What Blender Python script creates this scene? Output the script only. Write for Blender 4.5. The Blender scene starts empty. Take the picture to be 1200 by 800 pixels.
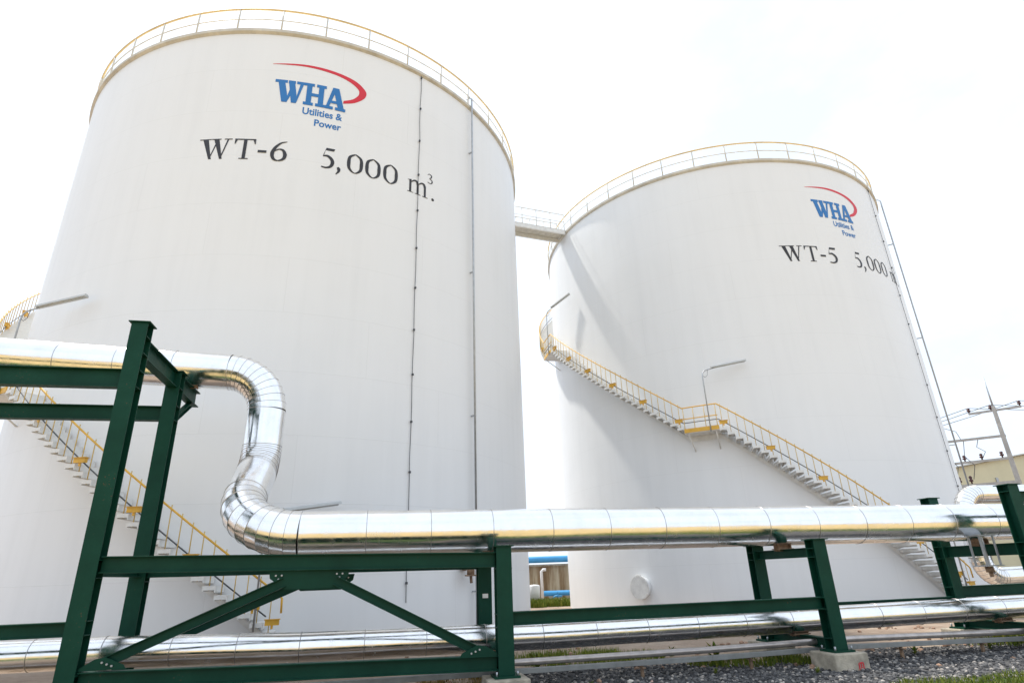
import bpy, bmesh, math, random
from mathutils import Vector, Matrix, noise
random.seed(7)
sc = bpy.context.scene
COL = sc.collection
rad = math.radians

# ------------------------------------------------------------------ helpers
def tag(o, label=None, cat=None, group=None, kind=None):
    if label: o['label'] = label
    if cat: o['category'] = cat
    if group: o['group'] = group
    if kind: o['kind'] = kind
    return o

def empty(name, loc, rz=0.0):
    o = bpy.data.objects.new(name, None); COL.objects.link(o)
    o.empty_display_size = 0.3
    o.location = loc; o.rotation_euler = (0, 0, rz)
    return o

class MB:
    """collects geometry, links it as one mesh object"""
    def __init__(s): s.v = []; s.f = []; s.sm = []
    def add(s, vs, fs, smooth=False):
        b = len(s.v); s.v += [tuple(v) for v in vs]
        for f in fs: s.f.append([b + i for i in f]); s.sm.append(smooth)
    def box(s, c, d, ax=None):
        x, y, z = (Vector(a) for a in (ax or ((1,0,0),(0,1,0),(0,0,1))))
        c = Vector(c); vs = []
        for k in (-1, 1):
            for j in (-1, 1):
                for i in (-1, 1):
                    vs.append(c + x*(i*d[0]/2) + y*(j*d[1]/2) + z*(k*d[2]/2))
        s.add(vs, [(0,2,3,1),(4,5,7,6),(0,1,5,4),(2,6,7,3),(0,4,6,2),(1,3,7,5)])
    def tube(s, pts, r, n=8, caps=True, smooth=True, closed=False):
        pts = [Vector(p) for p in pts]; N = len(pts)
        rs = r if isinstance(r, (list, tuple)) else [r]*N
        t0 = (pts[1]-pts[0]).normalized()
        up = Vector((0,0,1)) if abs(t0.z) < .9 else Vector((1,0,0))
        a = t0.cross(up).normalized(); vs = []
        for i in range(N):
            if closed: t = (pts[(i+1) % N]-pts[i-1]).normalized()
            else: t = (pts[min(i+1,N-1)]-pts[max(i-1,0)]).normalized()
            a = (a - t*a.dot(t)).normalized(); b = t.cross(a)
            for k in range(n):
                q = 2*math.pi*k/n
                vs.append(pts[i] + (a*math.cos(q) + b*math.sin(q))*rs[i])
        fs = []
        for i in range(N if closed else N-1):
            j = (i+1) % N
            for k in range(n):
                fs.append((i*n+k, i*n+(k+1) % n, j*n+(k+1) % n, j*n+k))
        s.add(vs, fs, smooth)
        if caps and not closed:
            b = len(s.v) - len(vs)
            s.f.append([b+k for k in range(n)][::-1]); s.sm.append(False)
            s.f.append([b+(N-1)*n+k for k in range(n)]); s.sm.append(False)
    def prism(s, poly, d0, ax, o):
        """poly (u,v) extruded d0 along third axis; ax=(U,V,W)"""
        U, V, W = (Vector(a) for a in ax); o = Vector(o); n = len(poly)
        vs = [o + U*p[0] + V*p[1] for p in poly] + [o + U*p[0] + V*p[1] + W*d0 for p in poly]
        fs = [tuple(range(n))[::-1], tuple(range(n, 2*n))]
        for i in range(n): fs.append((i, (i+1) % n, n+(i+1) % n, n+i))
        s.add(vs, fs)
    def hsec(s, p0, p1, side, h, w, tf=.02, tw=.014):
        """H/I section along p0->p1 (axis through its centre); 'side' = direction of flange width"""
        p0, p1 = Vector(p0), Vector(p1); t = (p1-p0).normalized(); L = (p1-p0).length
        side = Vector(side); side = (side - t*side.dot(t)).normalized(); up = side.cross(t).normalized()
        if up.z < 0 and abs(t.z) < .9: up = -up
        a, b = w/2, h/2
        poly = [(-a,-b),(a,-b),(a,-b+tf),(tw/2,-b+tf),(tw/2,b-tf),(a,b-tf),(a,b),(-a,b),(-a,b-tf),(-tw/2,b-tf),(-tw/2,-b+tf),(-a,-b+tf)]
        n = 12
        vs = [p0 + side*x + up*y for x, y in poly] + [p1 + side*x + up*y for x, y in poly]
        fs = [(i, (i+1) % n, n+(i+1) % n, n+i) for i in range(n)]
        for q in (0, n):
            fs += [(q+0,q+1,q+2,q+11), (q+3,q+4,q+9,q+10), (q+5,q+6,q+7,q+8)]
            fs += [(q+2,q+3,q+10,q+11), (q+4,q+5,q+8,q+9)]
        s.add(vs, fs)
    def mesh(s, name, m, recalc=True):
        me = bpy.data.meshes.new(name)
        me.from_pydata(s.v, [], s.f)
        me.polygons.foreach_set('use_smooth', s.sm)
        if m: me.materials.append(m)
        if recalc:
            bm = bmesh.new(); bm.from_mesh(me)
            bmesh.ops.recalc_face_normals(bm, faces=bm.faces); bm.to_mesh(me); bm.free()
        me.update()
        return me
    def build(s, name, m, parent=None, bevel=0, recalc=True):
        return link(name, s.mesh(name, m, recalc), parent, bevel)

def link(name, me, parent=None, bevel=0):
    o = bpy.data.objects.new(name, me); COL.objects.link(o)
    if parent: o.parent = parent
    if bevel:
        b = o.modifiers.new('bevel', 'BEVEL'); b.width = bevel; b.segments = 2
        b.limit_method = 'ANGLE'; b.angle_limit = rad(40)
    return o

# ------------------------------------------------------------------ materials
def newmat(name):
    m = bpy.data.materials.new(name); m.use_nodes = True
    nt = m.node_tree; b = nt.nodes['Principled BSDF']
    return m, nt, b
def N(nt, t, **k):
    n = nt.nodes.new(t)
    for a, v in k.items():
        if a.startswith('i_'):
            key = a[2:]; key = int(key) if key.isdigit() else key.replace('_', ' ')
            n.inputs[key].default_value = v
        else: setattr(n, a, v)
    return n
def ramp(nt, fac, stops):
    r = nt.nodes.new('ShaderNodeValToRGB'); e = r.color_ramp.elements
    while len(e) < len(stops): e.new(.5)
    for i, (p, c) in enumerate(stops):
        e[i].position = p; e[i].color = (*c, 1) if len(c) == 3 else c
    nt.links.new(fac, r.inputs[0]); return r.outputs[0]

def simple(name, c, rough=.5, metal=0, var=.12, scale=3.0, bump=0.0, bscale=30, c2=None):
    m, nt, b = newmat(name); L = nt.links.new
    tc = N(nt, 'ShaderNodeTexCoord'); nz = N(nt, 'ShaderNodeTexNoise', i_Scale=scale, i_Detail=6.0, i_Roughness=.6)
    L(tc.outputs['Object'], nz.inputs['Vector'])
    lo = tuple(x*(1-var) for x in c); hi = c2 or tuple(min(1, x*(1+var)) for x in c)
    L(ramp(nt, nz.outputs['Fac'], [(.3, lo), (.7, hi)]), b.inputs['Base Color'])
    b.inputs['Roughness'].default_value = rough; b.inputs['Metallic'].default_value = metal
    if bump:
        n2 = N(nt, 'ShaderNodeTexNoise', i_Scale=bscale, i_Detail=4.0); L(tc.outputs['Object'], n2.inputs['Vector'])
        bp = N(nt, 'ShaderNodeBump', i_Strength=bump, i_Distance=.02); L(n2.outputs['Fac'], bp.inputs['Height'])
        L(bp.outputs[0], b.inputs['Normal'])
    return m

COURSE = 1.738
def tank_paint():
    m, nt, b = newmat('tank_white_paint'); L = nt.links.new
    tc = N(nt, 'ShaderNodeTexCoord'); sp = N(nt, 'ShaderNodeSeparateXYZ'); L(tc.outputs['Object'], sp.inputs[0])
    def math_(op, a, bb=None):
        n = N(nt, 'ShaderNodeMath', operation=op)
        for i, x in enumerate((a, bb)):
            if x is None: continue
            if isinstance(x, (int, float)): n.inputs[i].default_value = x
            else: L(x, n.inputs[i])
        return n.outputs[0]
    zc = math_('DIVIDE', sp.outputs['Z'], COURSE)
    fr = math_('FRACT', zc); ring = math_('ABSOLUTE', math_('SUBTRACT', fr, .5))       # .5 at the seam
    hs = N(nt, 'ShaderNodeMapRange', i_1=.4925, i_2=.4995); L(ring, hs.inputs[0])
    ang = math_('DIVIDE', math_('ARCTAN2', sp.outputs['Y'], sp.outputs['X']), 2*math.pi/9)
    fl = math_('MULTIPLY', math_('FLOOR', zc), .37)
    va = math_('ABSOLUTE', math_('SUBTRACT', math_('FRACT', math_('ADD', math_('ADD', ang, 9.0), fl)), .5))
    vs = N(nt, 'ShaderNodeMapRange', i_1=.498, i_2=.4996); L(va, vs.inputs[0])
    seam = math_('MAXIMUM', hs.outputs[0], vs.outputs[0])
    # gentle plate ripples and drip marks
    mp = N(nt, 'ShaderNodeMapping'); mp.inputs['Scale'].default_value = (2.2, 2.2, .12); L(tc.outputs['Object'], mp.inputs[0])
    n1 = N(nt, 'ShaderNodeTexNoise', i_Scale=1.0, i_Detail=7.0, i_Roughness=.62); L(mp.outputs[0], n1.inputs['Vector'])
    n2 = N(nt, 'ShaderNodeTexNoise', i_Scale=.35, i_Detail=5.0); L(tc.outputs['Object'], n2.inputs['Vector'])
    mixf = math_('ADD', math_('MULTIPLY', n1.outputs['Fac'], .6), math_('MULTIPLY', n2.outputs['Fac'], .4))
    colr = ramp(nt, mixf, [(.30, (.755, .77, .78)), (.5, (.79, .805, .815)), (.7, (.805, .82, .83))])
    mx = N(nt, 'ShaderNodeMixRGB', blend_type='MULTIPLY'); L(math_('MULTIPLY', seam, .10), mx.inputs[0]); L(colr, mx.inputs[1]); mx.inputs[2].default_value = (.45, .43, .40, 1)
    L(mx.outputs[0], b.inputs['Base Color'])
    n3 = N(nt, 'ShaderNodeTexNoise', i_Scale=.5, i_Detail=2.0); L(tc.outputs['Object'], n3.inputs['Vector'])
    hh = math_('ADD', math_('MULTIPLY', seam, .004), math_('MULTIPLY', n3.outputs['Fac'], .05))
    bp = N(nt, 'ShaderNodeBump', i_Strength=.5, i_Distance=1.0); L(hh, bp.inputs['Height']); L(bp.outputs[0], b.inputs['Normal'])
    b.inputs['Roughness'].default_value = .42
    return m

def cladding(name='aluminium_cladding', base=.93, rough=.165):
    m, nt, b = newmat(name); L = nt.links.new
    tc = N(nt, 'ShaderNodeTexCoord')
    nz = N(nt, 'ShaderNodeTexNoise', i_Scale=2.5, i_Detail=6.0, i_Roughness=.65); L(tc.outputs['Object'], nz.inputs['Vector'])
    L(ramp(nt, nz.outputs['Fac'], [(.3, (base*.90, base*.905, base*.91)), (.65, (base, base, base*1.005))]), b.inputs['Base Color'])
    b.inputs['Metallic'].default_value = 1
    n2 = N(nt, 'ShaderNodeTexNoise', i_Scale=9.0, i_Detail=5.0); L(tc.outputs['Object'], n2.inputs['Vector'])
    mr = N(nt, 'ShaderNodeMapRange', i_1=.3, i_2=.75, i_3=rough*.75, i_4=rough*1.8); L(n2.outputs['Fac'], mr.inputs[0]); L(mr.outputs[0], b.inputs['Roughness'])
    n3 = N(nt, 'ShaderNodeTexNoise', i_Scale=2.0, i_Detail=2.0); L(tc.outputs['Object'], n3.inputs['Vector'])
    bp = N(nt, 'ShaderNodeBump', i_Strength=.35, i_Distance=.02); L(n3.outputs['Fac'], bp.inputs['Height']); L(bp.outputs[0], b.inputs['Normal'])
    return m

def green_paint():
    m, nt, b = newmat('green_steel_paint'); L = nt.links.new
    tc = N(nt, 'ShaderNodeTexCoord')
    nz = N(nt, 'ShaderNodeTexNoise', i_Scale=1.7, i_Detail=8.0, i_Roughness=.65); L(tc.outputs['Object'], nz.inputs['Vector'])
    c1 = ramp(nt, nz.outputs['Fac'], [(.3, (.0025, .036, .022)), (.55, (.004, .047, .029)), (.75, (.007, .058, .037))])
    n2 = N(nt, 'ShaderNodeTexNoise', i_Scale=14.0, i_Detail=6.0, i_Roughness=.7); L(tc.outputs['Object'], n2.inputs['Vector'])
    mx = N(nt, 'ShaderNodeMixRGB'); L(ramp(nt, n2.outputs['Fac'], [(.60, (0, 0, 0)), (.78, (.35, .35, .35))]), mx.inputs[0])
    L(c1, mx.inputs[1]); mx.inputs[2].default_value = (.035, .06, .042, 1); b.inputs['Specular IOR Level'].default_value = .16
    n4 = N(nt, 'ShaderNodeTexNoise', i_Scale=34.0, i_Detail=3.0); L(tc.outputs['Object'], n4.inputs['Vector'])
    mu = N(nt, 'ShaderNodeMath', operation='MULTIPLY'); L(n4.outputs['Fac'], mu.inputs[0]); L(nz.outputs['Fac'], mu.inputs[1])
    m2 = N(nt, 'ShaderNodeMixRGB'); L(ramp(nt, mu.outputs[0], [(.40, (0, 0, 0)), (.45, (.8, .8, .8))]), m2.inputs[0]); L(mx.outputs[0], m2.inputs[1]); m2.inputs[2].default_value = (.10, .055, .03, 1)
    L(m2.outputs[0], b.inputs['Base Color'])
    L(ramp(nt, n2.outputs['Fac'], [(.3, (.42,)*3), (.8, (.62,)*3)]), b.inputs['Roughness'])
    return m

M = dict(
    tank=tank_paint(), clad=cladding(), band=simple('cladding_joint', (.46, .45, .44), .34, 1, .2, 8),
    green=green_paint(),
    rim=simple('rim_steel_dusty', (.56, .53, .46), .6, 0, .18, 2.5),
    rimrail=simple('faded_yellow_rail_paint', (.66, .50, .24), .5, 0, .2, 2),
    yellow=simple('yellow_rail_paint', (.70, .40, .045), .45, 0, .18, 3),
    pale=simple('pale_rail_paint', (.60, .57, .50), .5, 0, .2, 4),
    white=simple('white_stair_paint', (.74, .74, .72), .5, 0, .10, 5),
    galv=simple('galvanised_steel', (.42, .44, .46), .45, .7, .15, 6),
    dark=simple('dark_cable_jacket', (.06, .065, .075), .55, 0, .2, 8),
    red=simple('red_sign_paint', (.62, .012, .03), .45, 0, .06, 3),
    blue=simple('blue_sign_paint', (.012, .16, .46), .45, 0, .06, 3),
    black=simple('black_sign_paint', (.022, .022, .026), .5, 0, .2, 3),
    concrete=simple('footing_concrete', (.38, .34, .27), .9, 0, .38, 5, .5, 40),
    pole=simple('pole_concrete', (.42, .41, .39), .9, 0, .15, 4, .3, 30),
    insul=simple('brown_porcelain', (.07, .022, .02), .25),
    bluepipe=simple('blue_pipe_paint', (.05, .30, .62), .4, 0, .12, 2),
    beige=simple('beige_metal_wall', (.60, .56, .38), .6, 0, .06, .6),
    roofm=simple('pale_roof_sheet', (.55, .54, .48), .5, 0, .08, .6),
    rust=simple('rusty_iron', (.23, .15, .095), .8, 0, .35, 14, .5, 40),
    lamp=simple('lamp_casing', (.50, .52, .52), .4, 0, .08, 5),
    grey_tank=simple('grey_white_paint', (.66, .67, .68), .45, 0, .06, 2),
    soilpipe=simple('dusty_galvanised_pipe', (.48, .44, .42), .38, .8, .2, 6),
)

# ------------------------------------------------------------------ tanks
R, ZR = 9.3, 19.115
def pol(a, r, z): a = rad(a); return Vector((r*math.cos(a), r*math.sin(a), z))
def frame(a):                                  # tangent (towards growing angle), radial, up
    a = rad(a); return (Vector((-math.sin(a), math.cos(a), 0)), Vector((math.cos(a), math.sin(a), 0)), Vector((0,0,1)))

class Sign:
    """flat shapes in (degree, height) coordinates laid on the shell"""
    def __init__(s): s.mb = MB(); s.k = 0
    def poly(s, pts):
        e = R + .006 + .0006*s.k; s.k += 1
        s.mb.add([pol(a, e, z) for a, z in pts], [tuple(range(len(pts)))])
    def strip(s, left, right):
        e = R + .006 + .0006*s.k; s.k += 1; n = len(left)
        s.mb.add([pol(a, e, z) for a, z in left] + [pol(a, e, z) for a, z in right],
                 [(i, i+1, n+i+1, n+i) for i in range(n-1)])
K = math.degrees(1/R)                          # degrees per metre of arc

class Glyph:
    """draws strokes inside a letter box: u right 0..1, v up 0..1"""
    def __init__(s, sign, a0, a1, z0, z1): s.S = sign; s.b = (a0, a1, z0, z1)
    def P(s, u, v): a0, a1, z0, z1 = s.b; return (a0+(a1-a0)*u, z0+(z1-z0)*v)
    def poly(s, pts): s.S.poly([s.P(*p) for p in pts])
    def rect(s, u0, v0, u1, v1): s.poly([(u0,v0),(u1,v0),(u1,v1),(u0,v1)])
    def curve(s, pts, ws, sub=6):
        """smooth stroke of metric widths"""
        P = [s.P(*p) for p in pts]; q = []; w = []
        n = len(P)
        for i in range(n-1):
            p0, p1, p2, p3 = P[max(i-1,0)], P[i], P[i+1], P[min(i+2,n-1)]
            for k in range(sub):
                t = k/sub
                q.append(tuple(.5*((2*p1[j])+(-p0[j]+p2[j])*t+(2*p0[j]-5*p1[j]+4*p2[j]-p3[j])*t*t+(-p0[j]+3*p1[j]-3*p2[j]+p3[j])*t**3) for j in (0,1)))
                w.append(ws[i]+(ws[i+1]-ws[i])*t)
        q.append(P[-1]); w.append(ws[-1]); Lf = []; Rt = []
        for i in range(len(q)):
            a = q[max(i-1,0)]; b = q[min(i+1,len(q)-1)]
            dx, dz = (b[0]-a[0])/K, b[1]-a[1]; l = math.hypot(dx, dz) or 1
            nx, nz = -dz/l*w[i]/2, dx/l*w[i]/2
            Lf.append((q[i][0]+nx*K, q[i][1]+nz)); Rt.append((q[i][0]-nx*K, q[i][1]-nz))
        s.S.strip(Lf, Rt)

def g_W(g):
    g.poly([(.10,.97),(.27,.97),(.44,0),(.36,0)]); g.poly([(.36,0),(.41,.10),(.555,.80),(.515,.82)])
    g.poly([(.44,.97),(.60,.97),(.77,0),(.69,0)]); g.poly([(.69,0),(.745,.12),(.90,.97),(.85,.97)])
    g.rect(0,.955,.36,1); g.rect(.37,.955,.66,1); g.rect(.76,.955,1,1)
def g_T(g):
    g.rect(.43,.04,.59,.95); g.rect(0,.94,1,1); g.rect(.29,0,.73,.045)
    g.poly([(0,.94),(0,.74),(.035,.74),(.12,.94)]); g.poly([(1,.94),(1,.74),(.965,.74),(.88,.94)])
def g_0(g):
    t, k = .035, .115
    pts = [(.5,.975),(.16,.80),(.10,.5),(.16,.2),(.5,.025),(.84,.2),(.90,.5),(.84,.80),(.5,.975)]
    g.curve(pts, [t,.09,k,.09,t,.09,k,.09,t], 5)
def g_6(g):
    g.curve([(.95,.985),(.60,.90),(.28,.66),(.12,.36),(.22,.10),(.50,.02),(.82,.12),(.90,.33),(.76,.54),(.50,.58),(.22,.46)], [.02,.05,.09,.115,.09,.04,.09,.115,.08,.04,.03], 5)
def g_5(g):
    g.poly([(.28,.87),(.90,.87),(.98,1),(.34,1)]); g.poly([(.28,.87),(.34,1),(.20,.60),(.13,.58)])
    g.curve([(.14,.56),(.45,.60),(.75,.48),(.86,.30),(.74,.10),(.42,.01),(.08,.03)], [.03,.085,.105,.115,.09,.06,.05], 5)
def g_comma(g): g.curve([(.35,.98),(.55,.75),(.55,.45),(.10,0)], [.06,.11,.08,.02], 5)
def g_m(g):
    for x in (.09, .42, .75):
        g.rect(x,.04,x+.095,.88 if x > .1 else .93); g.rect(x-.08,0,x+.185,.045)
    g.poly([(0,.90),(.185,1),(.185,.93),(.09,.88)])
    g.curve([(.18,.80),(.30,.97),(.42,.95),(.465,.70)], [.03,.06,.085,.09], 5)
    g.curve([(.51,.80),(.63,.97),(.75,.95),(.795,.70)], [.03,.06,.085,.09], 5)
def g_3(g): g.curve([(.05,.85),(.35,1),(.75,.90),(.72,.68),(.40,.52),(.80,.42),(.92,.22),(.60,0),(.05,.05)], [.02,.03,.05,.045,.02,.045,.05,.03,.03], 4)

def sign_text(body, size, bold):
    cu = bpy.data.curves.new('sign_curve', 'FONT'); cu.body = body; cu.size = size; cu.offset = bold; cu.resolution_u = 4
    o = bpy.data.objects.new('sign_curve', cu); COL.objects.link(o)
    dg = bpy.context.evaluated_depsgraph_get(); dg.update()
    me = bpy.data.meshes.new_from_object(o.evaluated_get(dg))
    v = [(p.co.x, p.co.y) for p in me.vertices]; f = [tuple(p.vertices) for p in me.polygons]
    bpy.data.objects.remove(o); bpy.data.meshes.remove(me)
    return v, f

def put_text(S, body, a0, a1, z0, z1):
    """fit text into the box, cap height = z1-z0, full advance a0..a1"""
    v, f = sign_text(body, 1.0, .022)
    x0 = min(p[0] for p in v); x1 = max(p[0] for p in v)
    y1 = max(p[1] for p in v); e = R + .006 + .0006*S.k; S.k += 1
    S.mb.add([pol(a0+(a1-a0)*(x-x0)/(x1-x0), e, z0+(z1-z0)*y/y1) for x, y in v], f)

RS = R + .85                                    # outer edge of the stair
def stair_z(a, a0):                             # a0 = angle of first nosing
    d = a0 - a
    if d <= 49.5: return max(0, d/1.5*.2)
    if d <= 57: return 6.6
    if d <= 100.5: return 6.6 + (d-57)/1.5*.2
    if d <= 108: return 12.4
    return min(12.4 + (d-108)/1.5*.2, ZR)

# shared small meshes ---------------------------------------------------------
def tread_mesh():
    m = MB()                                    # local: x tangent (up the stair is -x), y radial, z up; top at 0
    m.box((0, .43, -.02), (.27, .80, .04)); m.box((.125, .43, -.09), (.02, .80, .10)); m.box((0, .822, -.055), (.25, .014, .07))
    m.box((-.125, .43, -.075), (.02, .80, .07))
    m.prism([(.03,-.04),(.74,-.04),(.74,-.075),(.03,-.20)], .012, ((0,1,0),(0,0,1),(1,0,0)), (-.006,0,0))
    return m.mesh('tread', M['white'])
def baluster_mesh():
    m = MB(); m.tube([(0,0,-.1),(0,0,.96)], .0125, 6); return m.mesh('baluster', M['yellow_thin'])
def post_mesh():
    m = MB(); m.tube([(0,0,0),(0,0,.95)], .030, 6); m.box((0,0,.012),(.10,.06,.024)); return m.mesh('rail_post', M['pale'])
def jbox_mesh():
    m = MB(); m.box((0,0,0),(.30,.09,.11)); m.box((0,0,.065),(.34,.13,.018)); m.box((0,.0,-.09),(.05,.03,.08)); return m.mesh('step_light', M['yellow'])
M['yellow_thin'] = simple('yellow_baluster_paint', (.58, .40, .12), .5, 0, .18, 4)
ME = dict(tread=tread_mesh(), baluster=baluster_mesh(), post=post_mesh(), jbox=jbox_mesh())
mm = MB(); mm.box((0,0,0),(.05,.05,.06)); ME['clip'] = mm.mesh('cable_clip', M['dark'])

def place(name, me, parent, a, r, z, spin=0):
    """copy of a shared mesh, x axis = tangent, y = outward"""
    o = link(name, me, parent); t, rr, u = frame(a)
    o.matrix_local = Matrix(((t.x, rr.x, 0, rr.x*r), (t.y, rr.y, 0, rr.y*r), (0, 0, 1, z), (0, 0, 0, 1)))
    return o

def make_tank(center, digit, dtext, dstair, label, manhole=None, nozzle=None, lamps=(5.5, 51.3, 102.0)):
    T = empty('water_tank', (center[0], center[1], 0)); tag(T, label, 'tank')
    NS = 240
    m = MB(); vs = []; fs = []
    zs = [-.05] + [COURSE*k for k in range(1, 11)] + [ZR]
    for z in zs: vs += [pol(360*i/NS, R, z) for i in range(NS)]
    for j in range(len(zs)-1):
        for i in range(NS): fs.append((j*NS+i, j*NS+(i+1) % NS, (j+1)*NS+(i+1) % NS, (j+1)*NS+i))
    m.add(vs, fs, True); m.build('shell', M['tank'], T)
    m = MB(); vs = [pol(360*i/NS, R, ZR+.004) for i in range(NS)] + [Vector((0,0,ZR+.75))]
    m.add(vs, [(i, (i+1) % NS, NS) for i in range(NS)], True); m.build('roof', M['tank'], T)
    # stiffening rim under the roof edge
    m = MB(); prof = [(R+.004, ZR-.16), (R+.09, ZR-.10), (R+.09, ZR+.012), (R-.05, ZR+.012)]
    vs = []; fs = []
    for r, z in prof: vs += [pol(360*i/NS, r, z) for i in range(NS)]
    for j in range(3):
        for i in range(NS): fs.append((j*NS+i, j*NS+(i+1) % NS, (j+1)*NS+(i+1) % NS, (j+1)*NS+i))
    m.add(vs, fs); m.build('rim', M['rim'], T)
    # guard rail round the roof
    rr = R + .02
    m = MB(); m.tube([pol(2*i, rr, ZR+.97) for i in range(180)], .038, 6, closed=True); g = m.build('guard_rail', M['rimrail'], T)
    m = MB(); m.tube([pol(2*i, rr, ZR+.50) for i in range(180)], .022, 6, closed=True); m.build('mid_rail', M['pale'], g)
    for k in range(40): place('rail_post', ME['post'], g, -90+9*k, rr, ZR+.012)
    # painted name, size and emblem
    a = dtext
    S = Sign(); z0, z1 = 13.76, 14.53
    g_W(Glyph(S, a-93.25, a-87.0, z0, z1)); g_T(Glyph(S, a-86.5, a-82.6, z0, z1))
    Glyph(S, a-82.05, a-80.45, z0+.27, z0+.36).rect(0,0,1,1)
    (g_6 if digit == '6' else g_5)(Glyph(S, a-79.75, a-76.75, z0, z1))
    S.mb.build('tank_number', M['black'], T, recalc=False)
    S = Sign()
    g_5(Glyph(S, a-70.5, a-67.9, z0, z1)); g_comma(Glyph(S, a-67.6, a-66.5, z0-.18, z0+.11))
    for q in (-65.5, -61.9, -58.2): g_0(Glyph(S, a+q, a+q+3.1, z0, z1))
    S.mb.build('capacity_number', M['black'], T, recalc=False); S = Sign()
    g_m(Glyph(S, a-52.9, a-47.6, z0-.03, z0+.50)); S2 = Sign(); g_3(Glyph(S2, a-48.1, a-46.75, z0+.64, z0+1.02)); S2.mb.build('capacity_exponent', M['black'], T, recalc=False)
    S.mb.build('capacity_unit', M['black'], T, recalc=False); S = Sign()
    S.poly([(a-46.65+.36*math.cos(q*.785), z0+.02+.06*math.sin(q*.785)) for q in range(8)])
    S.mb.build('full_stop', M['black'], T, recalc=False)
    S = Sign()
    out = [(-81.67,17.67),(-78.7,17.735),(-75.16,17.785),(-71.53,17.77),(-67.82,17.68),(-64.94,17.53),(-63.17,17.29),(-62.73,17.10),(-63.27,16.87),(-65.06,16.60),(-67.29,16.45)]
    inn = [(-81.6,17.655),(-78.66,17.68),(-75.12,17.70),(-71.48,17.655),(-68.24,17.56),(-65.84,17.40),(-64.45,17.21),(-64.26,17.06),(-64.5,16.93),(-65.5,16.73),(-67.26,16.57)]
    def dense(P):
        q = []
        for i in range(len(P)-1):
            p0, p1, p2, p3 = P[max(i-1,0)], P[i], P[i+1], P[min(i+2,len(P)-1)]
            for k in range(5):
                t = k/5
                q.append(tuple(.5*((2*p1[j])+(-p0[j]+p2[j])*t+(2*p0[j]-5*p1[j]+4*p2[j]-p3[j])*t*t+(-p0[j]+3*p1[j]-3*p2[j]+p3[j])*t**3) for j in (0,1)))
        return q + [P[-1]]
    S.strip([(a+x, z) for x, z in dense(out)], [(a+x, z) for x, z in dense(inn)])
    em = S.mb.build('emblem_swoosh', M['red'], T, recalc=False)
    S = Sign()
    g = Glyph(S, a-80.7, a-74.75, 16.10, 17.02)
    g.rect(0,.87,.40,1); g.rect(.70,.87,1,1); g.rect(.43,.87,.66,1)
    g.poly([(.10,.90),(.32,.90),(.44,.28),(.44,0),(.27,0)]); g.poly([(.44,0),(.44,.30),(.50,.62),(.57,.42)])
    g.poly([(.44,.90),(.64,.90),(.74,.30),(.74,0),(.58,0)]); g.poly([(.74,0),(.74,.34),(.82,.90),(.93,.90)])
    g = Glyph(S, a-75.0, a-70.75, 16.10, 17.02)
    for x in (0,.55): g.rect(x,.87,x+.45,1); g.rect(x,0,x+.45,.13); g.rect(x+.11,.13,x+.35,.87)
    g.rect(.35,.42,.66,.56)
    g = Glyph(S, a-71.0, a-66.75, 16.10, 17.02)
    g.rect(0,0,.42,.13); g.rect(.52,0,1,.13); g.poly([(.10,.13),(.25,.13),(.50,.86),(.36,1)])
    g.poly([(.36,1),(.64,1),(.92,.13),(.64,.13)]); g.rect(.26,.28,.72,.40)
    S.mb.build('emblem_letters', M['blue'], em, recalc=False)
    S = Sign(); put_text(S, 'Utilities &', a-74.9, a-67.2, 15.72, 15.99); S.mb.build('emblem_subtitle', M['blue'], em, recalc=False); S = Sign(); put_text(S, 'Power', a-72.45, a-67.25, 15.31, 15.57)
    S.mb.build('emblem_subtitle', M['blue'], em, recalc=False)
    # spiral stair
    a0 = dstair; r = RS - .02
    def arc(d0, d1, off, rr, st=.75):
        n = max(1, int(abs(d1-d0)/st)); return [pol(a0-(d0+(d1-d0)*i/n), rr, stair_z(a0-(d0+(d1-d0)*i/n), a0)+off) for i in range(n+1)]
    END = 150.0
    m = MB(); st = arc(0, END, -.26, R+.035); n = len(st)
    vs = [p for p in st] + [p + Vector((0,0,.20)) for p in st]
    m.add(vs, [(i, i+1, n+i+1, n+i) for i in range(n-1)], True); S_ = m.build('spiral_stair', M['white'], T)
    m = MB()
    zr = stair_z(a0-2.6, a0)+.97
    m.tube([pol(a0-2.45, r, zr-.34), pol(a0-2.5, r, zr-.04)] + arc(2.7, 49.5, .97, r) + arc(49.5, 57, .97, r) + arc(57, 100.5, .97, r) + arc(100.5, 108, .97, r) + arc(108, END, .97, r), .024, 6)
    m.build('handrail', M['yellow'], S_)
    m = MB(); m.tube(arc(4.2, 49.5, .36, r-.015) + arc(50, 57, .36, r-.015) + arc(57, 100.5, .36, r-.015) + arc(101, 108, .36, r-.015) + arc(108, END, .36, r-.015), .017, 5); m.build('cable_conduit', M['dark'], S_)
    for i in range(33):
        aa = a0 - 1.5*i - .75
        place('tread', ME['tread'], S_, aa, R+.02, .2*(i+1)-.001); i > 1 and place('baluster', ME['baluster'], S_, aa, r, .2*(i+1))
    for start, z_, cnt in ((57, 6.6, 29), (108, 12.4, 28)):
        for i in range(cnt):
            aa = a0 - start - 1.5*i - .75
            place('tread', ME['tread'], S_, aa, R+.02, z_+.2*(i+1)-.001); place('baluster', ME['baluster'], S_, aa, r, z_+.2*(i+1))
    for d in (3.4, 5.9, 14, 22, 31, 40, 48.5, 58, 66, 74, 82, 90, 98, 112):
        z = stair_z(a0-d, a0)
        place('step_light', ME['jbox'], S_, a0-d, r-.02, z+.34)
    n = 6                                       # landings
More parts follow.
